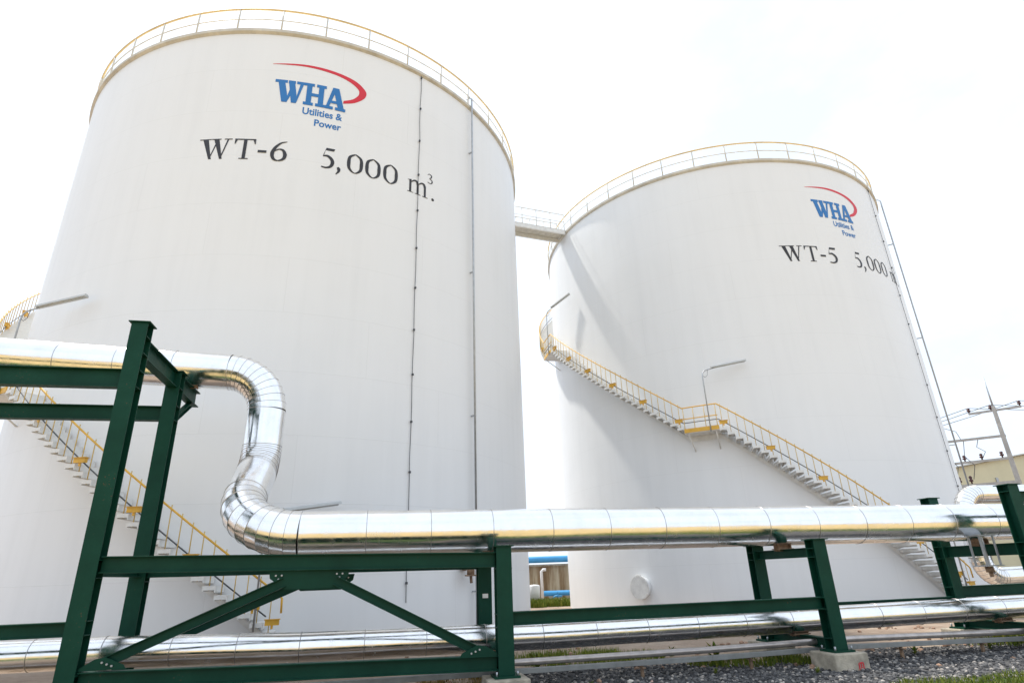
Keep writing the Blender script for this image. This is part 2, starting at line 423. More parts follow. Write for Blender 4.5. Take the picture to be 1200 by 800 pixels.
    for d0, zl in ((49.5, 6.6), (100.5, 12.4)):
        m = MB(); q = MB()
        for i in range(n):
            am = a0-d0-7.5*(i+.5)/n; t, rd, u = frame(am)
            m.box(pol(am, R+.43, zl-.03), (7.5/n/K*1.09, .82, .06), (t, rd, u)); q.box(pol(am, RS+.005, zl+.04), (7.5/n/K*1.09, .012, .16), (t, rd, u))
        m.build('landing', M['white'], S_); q.build('toe_board', M['yellow'], S_)
        m = MB(); m.tube(arc(d0, d0+7.5, .52, r), .02, 6); m.build('landing_rail', M['yellow'], S_)
        for d in (d0+.8, d0+6.7):
            m = MB(); m.tube([pol(a0-d, RS-.08, zl-.07), pol(a0-d, R+.01, zl-.65)], .024, 6); m.build('landing_strut', M['white'], S_)
        for d in (d0+.3, d0+2.7, d0+5.1, d0+7.3):
            m = MB(); m.tube([pol(a0-d, r, zl), pol(a0-d, r, zl+.96)], .014, 6); m.build('baluster', M['yellow_thin'], S_)
    # stair lamps: bent pole with a long tube fitting
    for d in lamps:
        z = stair_z(a0-d, a0); aa = a0-d; rl = RS+.03
        t, rd, u = frame(aa); B_ = pol(aa, rl, z); h_ = (t*.90 - rd*.40).normalized()
        m = MB(); m.tube([B_-u*.1, B_+u*2.12, B_+u*2.27+h_*.03, B_+u*2.36+h_*.11, B_+u*2.40+h_*.22, B_+u*2.46+h_*.48], .024, 8); P_ = m.build('lamp_pole', M['galv'], T)
        d_ = (h_ + u*.17).normalized(); s_ = d_.cross(u).normalized(); w_ = s_.cross(d_); LL = 1.45
        c = B_ + u*2.46 + h_*.40 + w_*.03
        m = MB(); m.prism([(-.085,-.03),(.085,-.03),(.07,.03),(.03,.05),(-.03,.05),(-.07,.03)], LL, (s_, w_, d_), c)
        m.tube([c+d_*.06-w_*.04, c+d_*(LL-.06)-w_*.04], .022, 8)
        m.build('lamp_head', M['lamp'], P_)
        m = MB(); m.tube([B_+u*2.16, B_+u*2.08+h_*.10, B_+u*2.15+h_*.19, B_+u*2.40+h_*.24], .008, 5); m.build('lamp_cable', M['dark'], P_)
    # lightning cable with clips, and the stand-off pipe
    ca = dtext - 50.45
    m = MB(); pts = []
    for i in range(0, 26):
        z = ZR-.05 - i*.752
        if z < .3: break
        pts.append(pol(ca + .12*math.sin(i*1.9)*(1 if i < 6 else .5), R+.035, z))
    m.tube(pts, .010, 5); cab = m.build('earth_cable', M['dark'], T)
    for i in range(13):
        z = 18.86 - i*1.447
        if z > .3: place('cable_clip', ME['clip'], cab, ca, R+.05, z)
    pa = dtext - 35.6; pr = R+.16 if digit == '6' else R+.27
    m = MB(); m.tube([pol(pa, R-.1, ZR+.42), pol(pa, pr-.12, ZR+.42), pol(pa, pr, ZR+.30), pol(pa, pr, .2)], .034, 8); vp = m.build('overflow_pipe', M['galv'], T)
    for i in range(4):
        z = 1.2+5.2*i
        t, rd, u = frame(pa); m = MB(); m.box(pol(pa, (R+pr)/2, z), (.05, pr-R+.06, .04), (t, rd, u)); m.build('pipe_bracket', M['galv'], vp)
    if manhole:
        ma, mz = manhole; t, rd, u = frame(ma)
        def ring(r0, d0, d1):
            q = MB(); q.tube([pol(ma, R-.05, mz)+rd*d0, pol(ma, R-.05, mz)+rd*d1], r0, 40); return q
        q = ring(.36, 0, .34).build('manhole', M['tank'], T)
        ring(.44, .30, .345).build('manhole_flange', M['tank'], q)
        qq = MB(); qq.tube([pol(ma, R-.05, mz)+rd*.35, pol(ma, R-.05, mz)+rd*.38], .44, 40)
        for k in range(20):
            c = pol(ma, R-.05, mz)+rd*.385 + (t*math.cos(k*math.pi/10)+u*math.sin(k*math.pi/10))*.40; qq.tube([c, c+rd*.025], .016, 6)
        qq.tube([pol(ma, R-.05, mz)+rd*.36+u*.46+t*a_ for a_ in (-.12, .12)], .018, 6)
        qq.build('manhole_cover', M['white'], q)
    if nozzle:
        na, nz = nozzle; t, rd, u = frame(na); c = pol(na, R-.03, nz)
        q = MB(); q.tube([c, c+rd*.25, c+rd*.33-u*.04, c+rd*.36-u*.14, c+rd*.36-u*.30], .11, 14)
        q.tube([c+rd*.10, c+rd*.14], .19, 18); q.tube([c+rd*.36-u*.30, c+rd*.36-u*.34], .17, 18); q.tube([c+rd*.36-u*.34, c+rd*.38-u*.52], .04, 8)
        q.build('drain_nozzle', M['rust'], T)
    return T

T6 = (-8.9636, 24.0081); T5 = (11.7501, 31.8706)
make_tank(T6, '6', 0.0, -67.0, 'tall white steel tank marked WT-6, the nearer and larger looking one', nozzle=(-38.3, 1.95), lamps=(5.5, 51.3))
make_tank(T5, '5', 3.3, -63.0, 'tall white steel tank marked WT-5 with a round manhole cover, the farther one', manhole=(-137.3, .97))

# walkway bridge between the roofs
d = Vector((T5[0]-T6[0], T5[1]-T6[1], 0)); D = d.length; d.normalize(); s = Vector((-d.y, d.x, 0)); U = Vector((0,0,1))
b0 = Vector((*T6, ZR)) + d*(R+.10); b1 = Vector((*T5, ZR)) - d*(R+.10); mid = (b0+b1)/2; BL = (b1-b0).length
W = empty('walkway_bridge', mid); tag(W, 'short steel walkway bridge with railings joining the two tank roofs', 'walkway')
def loc(p): return p - mid
m = MB(); m.box((0,0,.02), (BL, .94, .05), (d, s, U)); m.build('deck', M['pale'], W)
for sg in (-1, 1):
    m = MB(); m.box(s*(.45*sg) + U*(-.12), (BL, .09, .22), (d, s, U)); m.build('side_beam', M['white'], W)
    m = MB(); m.tube([d*(-BL/2)+s*(.46*sg)+U*1.02, d*(BL/2)+s*(.46*sg)+U*1.02], .024, 6); rl = m.build('railing', M['pale'], W)
    m = MB(); m.tube([d*(-BL/2)+s*(.46*sg)+U*.55, d*(BL/2)+s*(.46*sg)+U*.55], .016, 6); m.build('mid_rail', M['pale'], rl)
    for k in range(5):
        c = d*(-BL/2+.02+(BL-.04)*k/4)+s*(.46*sg); m = MB(); m.tube([c, c+U*1.02], .022, 6); m.build('rail_post', M['pale'], rl)

# ------------------------------------------------------------------ pipe rack
u_ = Vector((.9766, .2149, 0)); n_ = Vector((-.2149, .9766, 0))
def row(x, off=0.0, z=0.0):
    return Vector((x, 9.9+.22*x, z)) + n_*off
RACK = empty('pipe_rack', row(-.27)); tag(RACK, 'dark green bolted steel pipe rack on concrete footings in front of both tanks', 'pipe rack')
ro = RACK.location.copy()
def part(mb, name, mat_, parent=None, bevel=0.004):
    o = mb.build(name, mat_, parent or RACK, bevel)
    if not parent:
        o.location = -ro
    return o
W2 = 1.85
CW = .24
cols = {}
def column(key, p, top, foot=.25, cap=True, plates=()):
    m = MB(); p0 = Vector((p.x, p.y, foot+.03)); p1 = Vector((p.x, p.y, top))
    a, b, tf, tw = CW/2, CW/2, .018, .014
    m.box((p0+p1)/2 + n_*(-b+tf/2), (CW, tf, top-foot-.03), (u_, n_, U)); m.box((p0+p1)/2 + n_*(b-tf/2), (CW, tf, top-foot-.03), (u_, n_, U))
    m.box((p0+p1)/2, (tw, CW-2*tf, top-foot-.03), (u_, n_, U))
    o = part(m, 'column', M['green'], None, .003)
    m = MB(); m.box(Vector((p.x, p.y, top+.008)), (CW+.07, CW+.07, .016), (u_, n_, U)); q = m.build('cap_plate', M['green'], o)
    m = MB(); m.box(Vector((p.x, p.y, foot+.015)), (CW+.14, CW+.14, .03), (u_, n_, U)); q = m.build('base_plate', M['green'], o)
    for i in (-1, 1):
        for j in (-1, 1):
            c = Vector((p.x, p.y, foot+.03)) + u_*(i*.155) + n_*(j*.155)
            m = MB(); m.tube([c, c+U*.06], .016, 6); m.build('anchor_bolt', M['galv'], o)
    for z in plates:
        m = MB(); m.box(Vector((p.x, p.y, z)), (CW+.016, CW-2*tf-.002, .012), (u_, n_, U)); m.build('stiffener', M['green'], o)
    m = MB()
    w = .62; h = foot + .15; c = Vector((p.x, p.y, foot-h/2))
    m.box(c, (w, w, h), (u_, n_, U)); f = part(m, 'footing', M['concrete'], None, .02)
    return o
XA, XB, XC, XD, XE = -5.88, -.27, 5.2, 9.66, 14.6
column('A', row(XA), 5.50, .10, plates=(5.28, 5.0, 4.72, 4.45, 1.98, 1.75, .58, .42, 1.22, 1.05))
column('A2', row(XA, 1.85)+u_*0, 5.30, .10, plates=(5.0, 4.66, 4.4, 1.9, 1.7))
column('B', row(XB), 2.02, .22, plates=(1.94, 1.70, 1.06, .88, .5, .32))
column('B2', row(XB, W2), 1.96, .22, plates=(1.9,))
cB2 = bpy.data.objects['column.003']
m = MB(); m.box(row(XB, W2-CW/2-.004, 1.27)+u_*.0, (.10, .006, .07), (u_, n_, U)); m.build('tag_plate', M['white'], cB2)
column('C', row(XC), 2.00, .25, plates=(1.86, 1.72, 1.07, .89, .45, .28))
m = MB(); q0 = row(XC, -.314, .06)
for du, dz in ((.10, 0), (.14, .01), (.18, .0)): m.box(q0+u_*du+U*dz, (.018, .004, .09), (u_, n_, U))
m.box(q0+u_*.15+U*.05, (.07, .0045, .016), (u_, n_, U)); m.build('paint_mark', M['red'], bpy.data.objects['footing.004'])
column('C2', row(XC, W2), 1.98, .25, plates=(1.86, 1.72))
column('D', row(XD), 2.92, .25, plates=(2.8, 1.86, 1.62))
column('D2', row(XD, W2), 2.88, .25, plates=(1.86, 1.62, 1.05, .82))
column('E', row(XE), 2.92, .25); column('E2', row(XE, W2), 2.88, .25)
column('Z', row(-12.4), 5.50, .10); column('Z2', row(-12.4, W2), 5.30, .10)
def beam(name, p0, p1, h, w=.15, cut0=CW/2+.002, cut1=CW/2+.002, side=None):
    """p0,p1: top centre line"""
    p0, p1 = Vector(p0), Vector(p1); t = (p1-p0).normalized(); dn = Vector((0,0,-h/2))
    sd = side or Vector((t.y, -t.x, 0))
    m = MB(); m.hsec(p0 + t*cut0 + dn, p1 - t*cut1 + dn, sd, h, w, .016, .01); return part(m, name, M['green'], None, .002)
# long beams
beam('long_beam', row(XA,0,2.03), row(XB,0,1.94), .22)
beam('long_beam', row(XA,W2,1.96), row(XB,W2,1.92), .20)
beam('long_beam', row(XA,0,.62), row(XB,0,.51), .20)
beam('long_beam', row(XB,0,1.085), row(XC,0,1.085), .19)
beam('long_beam', row(XC,W2,.87), row(XD,W2,.87), .10, .10)
beam('long_beam', row(XD,W2,1.06), row(XE,W2,1.06), .22)
beam('long_beam', row(XD,0,2.80), row(XE,0,2.80), .20)
beam('long_beam', row(-12.4,0,4.74), row(XA,0,4.74), .29)
beam('long_beam', row(-12.4,W2,4.66), row(XA,W2,4.66), .26)
beam('long_beam', row(-12.4,0,1.22), row(XA,0,1.22), .18)
# cross beams
ab = row(XA,0,5.30); ae = row(XA, 3.05, 5.30)
beam('cross_beam', ab, ae, .30, .16, CW/2+.002, 0, u_) if False else None
m = MB(); m.hsec(ab + n_*(CW/2+.002) - U*.15, row(XA, W2-CW/2-.002, 5.15), u_, .30, .16, .018, .011); part(m, 'cross_beam', M['green'], None, .002)
m = MB(); m.hsec(row(XA, W2+CW/2+.002, 5.15), row(XA, 3.12, 5.15), u_, .30, .16, .018, .011); cant = part(m, 'cantilever_beam', M['green'], None, .002)
m = MB(); m.hsec(row(XA, W2+CW/2+.01, 4.42), row(XA, 2.85, 4.99), u_, .10, .10, .01, .008); part(m, 'knee_brace', M['green'], None, .002)
for x, zt in ((XA, 1.93), (XB, 1.93), (XC, 1.88), (XD, 1.86)):
    m = MB(); h = .16 if x != XD else .22
    m.hsec(row(x, CW/2+.002, zt-h/2), row(x, W2-CW/2-.002, zt-h/2), u_, h, .14, .012, .01); part(m, 'cross_beam', M['green'], None, .002)
for x in (XA, XB, XC, XD):
    m = MB(); m.hsec(row(x, CW/2+.002, .36), row(x, W2-CW/2-.002, .36), u_, .16, .14, .012, .01); part(m, 'cross_beam', M['green'], None, .002)
for x in (XE, -12.4):
    m = MB(); m.hsec(row(x, CW/2+.002, 1.78), row(x, W2-CW/2-.002, 1.78), u_, .16, .14, .012, .01); part(m, 'cross_beam', M['green'], None, .002)
# chevron braces and gussets between the first two frames
for off, dz in ((0.0, 0), (W2, -.05)):
    gx0, gx1 = -3.62, -2.52
    g0 = row(gx0, off, 1.80+dz); zt = 1.765+dz
    m = MB(); L_ = (row(gx1)-row(gx0)).length
    o_ = row(gx0, off-.006, 0)
    m.prism([(0,zt),(L_,zt),(L_-.02,zt-.10),(L_-.22,zt-.25),(.24,zt-.25),(.02,zt-.10)], .012, (u_, U, n_), o_); g = part(m, 'gusset_plate', M['green'], None, 0)
    tl = u_*.22 + Vector((0,0,zt-.15)); A_ = row(gx0, off)+tl; B_ = row(XA+.36, off, .70)
    m = MB(); m.hsec(A_+n_*.0, B_, n_, .13, .12, .012, .010); br = part(m, 'brace', M['green'], None, .002)
    A2_ = row(gx1, off) - u_*.20 + Vector((0,0,zt-.15)); B2_ = row(XB-.40, off, .58)
    if off == 0:
        m = MB(); m.hsec(A2_, B2_, n_, .13, .12, .012, .010); part(m, 'brace', M['green'], None, .002)
        for cx, cz, ln in ((XA+CW/2+.003, .63, .55), (XB-CW/2-.003, .515, -.55)):
            m = MB(); m.prism([(0,0),(ln,0),(ln*.95,.05),(ln*.52,.15),(ln*.3,.13),(0,.03)], .012, (u_, U, n_), row(cx, -.066, cz)); gg = part(m, 'gusset_plate', M['green'], None, 0)
            for k in range(3):
                c = row(cx, -.068, cz+.045+.022*k) + u_*(ln*(.70-.11*k)); m = MB(); m.tube([c, c-n_*.02], .014, 6); m.build('bolt', M['galv'], gg)
    for bx in (.10, .18, .14, L_-.10, L_-.18, L_-.14):
        c = row(gx0, off-.008, zt-.06-(.05 if bx in (.14, L_-.14) else 0)) + u_*bx; m = MB(); m.tube([c-n_*.0, c-n_*.02], .014, 6); m.build('bolt', M['galv'], g)

# ------------------------------------------------------------------ insulated pipes
def fillet(P, rads):
    """-> list of (kind, points): straight runs and bends"""
    P = [Vector(p) for p in P]; out = []; cur = P[0]
    for i in range(1, len(P)-1):
        a = (P[i-1]-P[i]).normalized(); b = (P[i+1]-P[i]).normalized(); r = rads[i-1]
        if r <= 0: out.append(('s', [cur, P[i]])); cur = P[i]; continue
        th = math.pi - a.angle(b); tl = r*math.tan(th/2)
        p0 = P[i]+a*tl; p1 = P[i]+b*tl; c = P[i] + (a+b).normalized()*(r/math.cos(th/2))
        out.append(('s', [cur, p0])); n = 10; ax = (p0-c).cross(p1-c).normalized()
        out.append(('b', [c + Matrix.Rotation(th*k/n, 3, ax) @ (p0-c) for k in range(n+1)])); cur = p1
    out.append(('s', [cur, P[-1]])); return out
def seg(m, p0, p1, t0, t1, r, n=48):
    """one sheet of cladding; ends cut on planes with normals t0,t1"""
    t = (p1-p0).normalized(); up = U if abs(t.z) < .8 else n_
    a = t.cross(up).normalized(); b = a.cross(t); vs = []
    for p, q in ((p0, t0), (p1, t1)):
        for k in range(n):
            w = (a*math.cos(2*math.pi*k/n)+b*math.sin(2*math.pi*k/n))*r
            vs.append(p + w - t*(w.dot(q)/t.dot(q)))
    m.add(vs, [(k, (k+1) % n, n+(k+1) % n, n+k) for k in range(n)], True)
def bandm(p, t, r, w=.011, n=40):
    m = MB(); prof = [(-w/2, r-.002), (-w/2, r+.003), (0, r+.006), (w/2, r+.003), (w/2, r-.002)]
    up = U if abs(t.z) < .8 else n_
    a = t.cross(up).normalized(); b = a.cross(t); vs = []; fs = []
    for x, rr in prof: vs += [p+t*x+(a*math.cos(2*math.pi*k/n)+b*math.sin(2*math.pi*k/n))*rr for k in range(n)]
    for j in range(len(prof)-1): fs += [(j*n+k, j*n+(k+1) % n, (j+1)*n+(k+1) % n, (j+1)*n+k) for k in range(n)]
    m.add(vs, fs, True); return m
def clad_pipe(label, P, rads, r, step, name='insulated_pipe', phase=0.0):
    root = empty(name, (P[0][0], P[0][1], 0)); tag(root, label, 'pipe'); off = root.location.copy()
    runs = fillet(P, rads); nseg = 0
    def child(m, nm, mt, par=None):
        o = m.build(nm, mt, par or root, 0, recalc=True)
        if not par: o.location = -off
        return o
    pieces = []
    for kind, pts in runs:
        m = MB()
        if kind == 's':
            L = (pts[1]-pts[0]).length; t = (pts[1]-pts[0]).normalized(); k = max(1, round(L/step)); cuts = [pts[0]+t*(L*i/k) for i in range(k+1)]
            for i in range(k):
                dr = 0.0 if (i % 2) else .0025
                seg(m, cuts[i], cuts[i+1], t, t, r+dr)
            o = child(m, 'cladding_sheet', M['clad'])
            for i in range(k+1): child(bandm(cuts[i], t, r+.002), 'joint_band', M['band'], o)
        else:
            n = len(pts)
            ts = [(pts[min(i+1,n-1)]-pts[max(i-1,0)]).normalized() for i in range(n)]
            for i in range(n-1): seg(m, pts[i], pts[i+1], ts[i], ts[i+1], r+(.003 if i % 2 else 0))
            o = child(m, 'elbow_gores', M['clad'])
            for i in range(1, n-1): child(bandm(pts[i], ts[i], r+.002, .009), 'joint_band', M['band'], o)
    return root, off
RP = .36
MID = .93
zp = 2.36
P3 = row(-4.63+.2, MID, 2.40); P3 = Vector((-4.62, 9.83, 2.335)); P2 = P3 + n_*1.75; P2.z = 3.76; P1 = Vector((P2.x, P2.y, 5.60))
dirL = Vector((-.9766, -.2149, 0))
P0 = P1 + dirL*9.0 + U*.36
P4 = row(16.0, MID+.0, 2.30); P4.z = 2.285
main, moff = clad_pipe('thick shiny insulated pipe stepping down through three elbows, topmost pipe on the rack', [P0, P1, P2, P3, P4], [.80, .75, 1.1], RP, 1.02)
RL = .205
low = [row(-12.0, .80, .80), row(-5.8, .82, .77), row(-3.2, .86, .69), row(.5, .90, .655), row(5.0, .92, .665), row(16.0, .95, .70)]
lowp, loff = clad_pipe('slimmer shiny insulated pipe running low between the rack posts', low, [0]*4, RL, .95)
# shoes under the pipes
def shoe(p, parent, off, r, zt, mt='rust', h=None):
    m = MB(); p = Vector(p)
    m.box(Vector((p.x, p.y, (zt+p.z-r)/2+.02)), (.30, .016, p.z-r-zt+.10), (u_, n_, U)); m.box(Vector((p.x, p.y, zt+.008)), (.34, .20, .016), (u_, n_, U))
    for i in (-1, 1): m.box(Vector((p.x, p.y, (zt+p.z-r)/2+.02))+u_*(.13*i), (.014, .16, p.z-r-zt+.09), (u_, n_, U))
    o = m.build('pipe_shoe', M[mt], parent); o.location = -off
def on(Pa, Pb, x): f = (x-Pa.x)/(Pb.x-Pa.x); return Pa.lerp(Pb, f)
for x, zt in ((XB, 1.93), (XC, 1.88), (XD, 1.86)): shoe(on(P3, P4, x-.2), main, moff, RP, zt)
shoe(on(P1, P0, XA-.58), main, moff, RP, 5.30)
for x in (XA, XB, XC, XD):
    i = 0
    while low[i+1].x < x-.2: i += 1
    shoe(on(low[i], low[i+1], x-.2), lowp, loff, RL, .44)
# spring hanger cage under the main pipe by frame D
hc = row(XD-.38, .55, 0); H = empty('pipe_hanger', (hc.x, hc.y, 1.4)); tag(H, 'grey spring hanger box bolted under the main pipe beside the tall right post', 'hanger')
for i in (-1, 1):
    for j in (-1, 1):
        m = MB(); m.box(u_*(.16*i)+n_*(.12*j)+U*.33, (.03, .03, .56), (u_, n_, U)); m.build('rod', M['galv'], H)
m = MB(); m.box(U*.06, (.40, .32, .02), (u_, n_, U)); m.build('plate', M['galv'], H)
m = MB(); m.box(U*.62, (.40, .32, .02), (u_, n_, U)); m.build('plate', M['galv'], H)
m = MB(); m.tube([U*-.06, U*.045], .07, 14); m.tube([U*-.14, U*-.06], .035, 10); m.build('adjusting_nut', M['rust'], H)

# far C shaped pipe on the right
q0 = Vector((12.0, 16.6, 3.22)); q1 = q0.copy(); q1.z = 1.12
clad_pipe('shiny insulated pipe bending in a C shape behind the right end of the rack', [q0+u_*9+U*.1, q0, q1, q1+u_*9+U*.1], [.50, .50], .235, 1.0)
for xx in (2.2, 6.4):
    c = q0+u_*xx; m = MB(); m.hsec(Vector((c.x, c.y, 0)), Vector((c.x, c.y, 3.1)), u_, .14, .14, .012, .009)
    o = m.build('pipe_support', M['green']); tag(o, 'thin dark green post under the C shaped pipe, ' + ('nearer the tank' if xx < 3 else 'farther to the right'), 'support post', 'posts under the C shaped pipe')

# small line near the ground and its trunking
m = MB(); sp_ = [row(-9, .50, .33), row(-.1, .50, .335), row(3.2, .50, .335), row(5.9, .50, .36), row(9.4, .50, .30), row(15, .50, .29)]
m.tube(sp_, .05, 14); o = m.build('small_pipe', M['soilpipe']); tag(o, 'thin bare metal pipe running just above the gravel behind the posts', 'pipe')
m = MB()
for i in range(len(sp_)-1):
    a, b = sp_[i]-U*.115-n_*.06, sp_[i+1]-U*.115-n_*.06; t = (b-a).normalized()
    m.box((a+b)/2, ((b-a).length, .08, .075), (t, n_, t.cross(n_)))
o = m.build('cable_trunking', simple('trunking_grey', (.25,.26,.255), .5, .3, .2, 4), None, .006); tag(o, 'grey square cable trunking under the thin pipe above the gravel', 'trunking')
for i, x in enumerate((-3.0, 2.0, 3.9, 6.8, 8.5)):
    p = row(x, .46, 0); m = MB(); m.box(Vector((p.x, p.y, .07)), (.045, .045, .24), (u_, n_, U)); m.box(Vector((p.x, p.y, .155)), (.05, .22, .012), (u_, n_, U))
    o = m.build('pipe_stake', M['rust']); tag(o, 'short rusty stake holding the thin ground pipe, ' + ('behind the diagonal braces', 'midway between the two middle posts', 'left of the concrete footing', 'first one right of the footing', 'nearest the tall right post')[i], 'stake', 'stakes under the thin ground pipe')

# ------------------------------------------------------------------ power pole, building, wall
P = empty('utility_pole', (33.0, 40, 0)); tag(P, 'grey concrete power pole with three crossarms beside the right tank', 'power pole')
m = MB(); m.tube([(0,0,0),(0,0,11.3)], [.24,.15], 4, smooth=False); m.build('shaft', M['pole'], P)
m = MB(); m.tube([(0,0,11.2),(0,0,13.4)], [.06,.03], 6); m.build('lightning_mast', M['galv'], P)
ins = []
def cross(a, b, nm, w=.13):
    a, b = Vector(a), Vector(b); t = (b-a).normalized(); s_ = t.cross(U).normalized(); m = MB()
    m.box((a+b)/2, ((b-a).length, w, w), (t, s_, s_.cross(t))); return m.build(nm, M['pole'], P)
def insulator(parent, p, h=.34):
    p = Vector(p); m = MB(); m.tube([p, p+U*h*.3, p+U*h*.32, p+U*h*.55, p+U*h*.57, p+U*h*.8, p+U*h*.82, p+U*h], [.05,.05,.12,.12,.06,.11,.11,.06], 10); return m.build('insulator', M['insul'], parent)
c1 = cross((-1.15,.9,11.02), (1.15,-.9,11.02), 'crossarm')
for f in (-1.0, -.12, 1.0): insulator(c1, (1.1*f, -.86*f, 11.09))
c2 = cross((-3.5,2.0,9.25), (.1,-.1,9.25), 'crossarm', .15); c3 = cross((-3.3,2.2,7.75), (.1,-.1,7.75), 'crossarm', .15)
for f in (.1, .38, .62, .95): insulator(c3, (-3.3*f, 2.2*f, 7.83), .42)
for k, (fx, z0, z1) in enumerate(((-1.9, 9.2, 6.6), (-2.7, 9.2, 6.6), (-1.2, 9.2, 7.9))):
    m = MB(); m.tube([(fx, -.6*fx, z0), (fx-.25, -.6*fx, z0*.6+z1*.4), (fx+.25, -.6*fx, z0*.35+z1*.65), (fx-.1, -.6*fx, z1)], .022, 5); m.build('drop_cable', M['dark'], c2)
m = MB(); m.tube([(-2.9,1.8,10.4),(-2.1,1.3,9.9),(-2.0,1.2,9.3)], .02, 5); m.build('drop_cable', M['dark'], c2)
c4 = cross((-3.4,2.1,6.2), (.1,-.1,6.2), 'platform_beam', .2)
for f in (.62, .78): insulator(c4, (-3.3*f, 2.2*f, 6.3), .55)
PO = Vector((33, 40, 0))
for k, f in enumerate((-1.0, -.12, 1.0)):
    p = PO + Vector((1.1*f, -.86*f, 11.43))
    nm = ('farthest from the camera', 'at the middle of the crossarm', 'nearest the camera')[k]
    for sgn in (1, -1):
        dv = Vector((.80, -.35, 0)) if sgn > 0 else Vector((-.55, .60, 0)); pts = []
        for i in range(13):
            t = i/12; pts.append(p + dv*(38*t) - U*(1.6*4*t*(1-t)))
        m = MB(); m.tube(pts, .020, 5); o = m.build('power_line', M['dark'])
        tag(o, 'thin wire from the pole ' + ('going right' if sgn > 0 else 'going left behind the tank') + ', ' + nm, 'wire', 'wires on the power pole')
Bd = empty('warehouse', (54, 62, 0)); tag(Bd, 'beige metal warehouse with a low gable roof behind the power pole', 'building')
m = MB(); hw, e, ap, dp = 13.0, 9.7, 11.6, 24
m.prism([(-hw,0),(hw,0),(hw,e),(0,ap),(-hw,e)], dp, ((1,0,0),(0,0,1),(0,1,0)), (0,0,0)); m.build('wall', M['beige'], Bd)
m = MB()
for sg in (-1, 1):
    a = Vector((sg*(hw+.4), -.4, e-.06+.03)); b = Vector((0, -.4, ap+.04))
    n3 = Vector((0,0,.12)); dv = Vector((0, dp+.8, 0)); m.add([a, b, b+dv, a+dv, a+n3, b+n3, b+dv+n3, a+dv+n3], [(0,1,2,3),(4,5,6,7),(0,1,5,4),(3,2,6,7),(0,3,7,4),(1,2,6,5)])
m.build('roof', M['roofm'], Bd)
for x in (-9.2, -5, 5, 9.2):
    m = MB(); m.box((x, -.06, 4.6), (.22, .12, 9.2)); m.build('downpipe', M['galv'], Bd)

def streak_wall():
    m, nt, b = newmat('stained_wall'); L = nt.links.new; tc = N(nt, 'ShaderNodeTexCoord')
    mp = N(nt, 'ShaderNodeMapping'); mp.inputs['Scale'].default_value = (2.6, 2.6, .22); L(tc.outputs['Object'], mp.inputs[0])
    n1 = N(nt, 'ShaderNodeTexNoise', i_Scale=1.0, i_Detail=8.0, i_Roughness=.65); L(mp.outputs[0], n1.inputs['Vector'])
    L(ramp(nt, n1.outputs['Fac'], [(.33, (.13, .075, .035)), (.5, (.27, .19, .11)), (.66, (.50, .44, .32))]), b.inputs['Base Color']); b.inputs['Roughness'].default_value = .9; return m
Wl = empty('boundary_wall', (2, 44, 0)); tag(Wl, 'brown stained concrete wall with pale coping seen between the tanks', 'wall')
m = MB(); m.box((0,0,1.05), (44, .25, 2.1)); m.build('wall_panel', streak_wall(), Wl)
m = MB(); m.box((0,0,2.16), (44, .40, .12)); m.build('coping', M['concrete'], Wl)
for k, (y, z, r, lb) in enumerate(((43.2, 2.52, .21, 'thick blue pipe along the top of the stained wall between the tanks'), (41.5, .42, .16, 'lower blue pipe near the ground in front of the stained wall'))):
    m = MB(); x0 = -20 if k == 0 else 1.45
    m.tube([(x0, y, z), (24, y, z)], r, 16); root = m.build('blue_pipe', M['bluepipe']); tag(root, lb, 'pipe')
    for x in ((-6, .15, 6, 12) if k == 0 else (1.9, 7, 13)):
        q = MB(); q.box((x, y, z/2-r/2), (.12, .12, z-r)); q.box((x, y, z-r-.03), (.2, .36, .06)); q.build('pipe_leg', M['galv'], root)
m = MB(); m.tube([(0,0,0),(0,0,1.75),(.12,0,1.85),(.3,0,1.85)], .09, 12); o = m.build('standpipe', M['grey_tank']); o.location = (1.35, 40.5, 0); tag(o, 'white standpipe with bent top against the stained wall between the tanks', 'pipe')
m = MB(); m.tube([(0,0,0),(0,0,1.28),(0,0,1.36),(0,0,1.40)], [.38,.38,.33,.05], 28); o = m.build('dosing_drum', M['grey_tank']); o.location = (.78, 37.0, 0); o.scale = (.85,.85,.75)
tag(o, 'small white upright drum standing in the gap between the tanks', 'drum')
m = MB(); m.tube([(-.1,0,.0),(-.1,0,.55),(.1,0,.62),(.8,0,.62)], .09, 12); m.tube([(.35,0,.62),(.35,0,.95)], .04, 8); m.tube([(.35,0,.95),(.35,.0,.98)], .16, 14)
m.tube([(.30,0,.62),(.40,0,.62)], .16, 14); o = m.build('blue_valve', M['bluepipe']); o.location = (1.95, 37.5, 0); o.scale = (.55,.55,.6); tag(o, 'small blue valve with handwheel low in the gap between the tanks', 'valve')

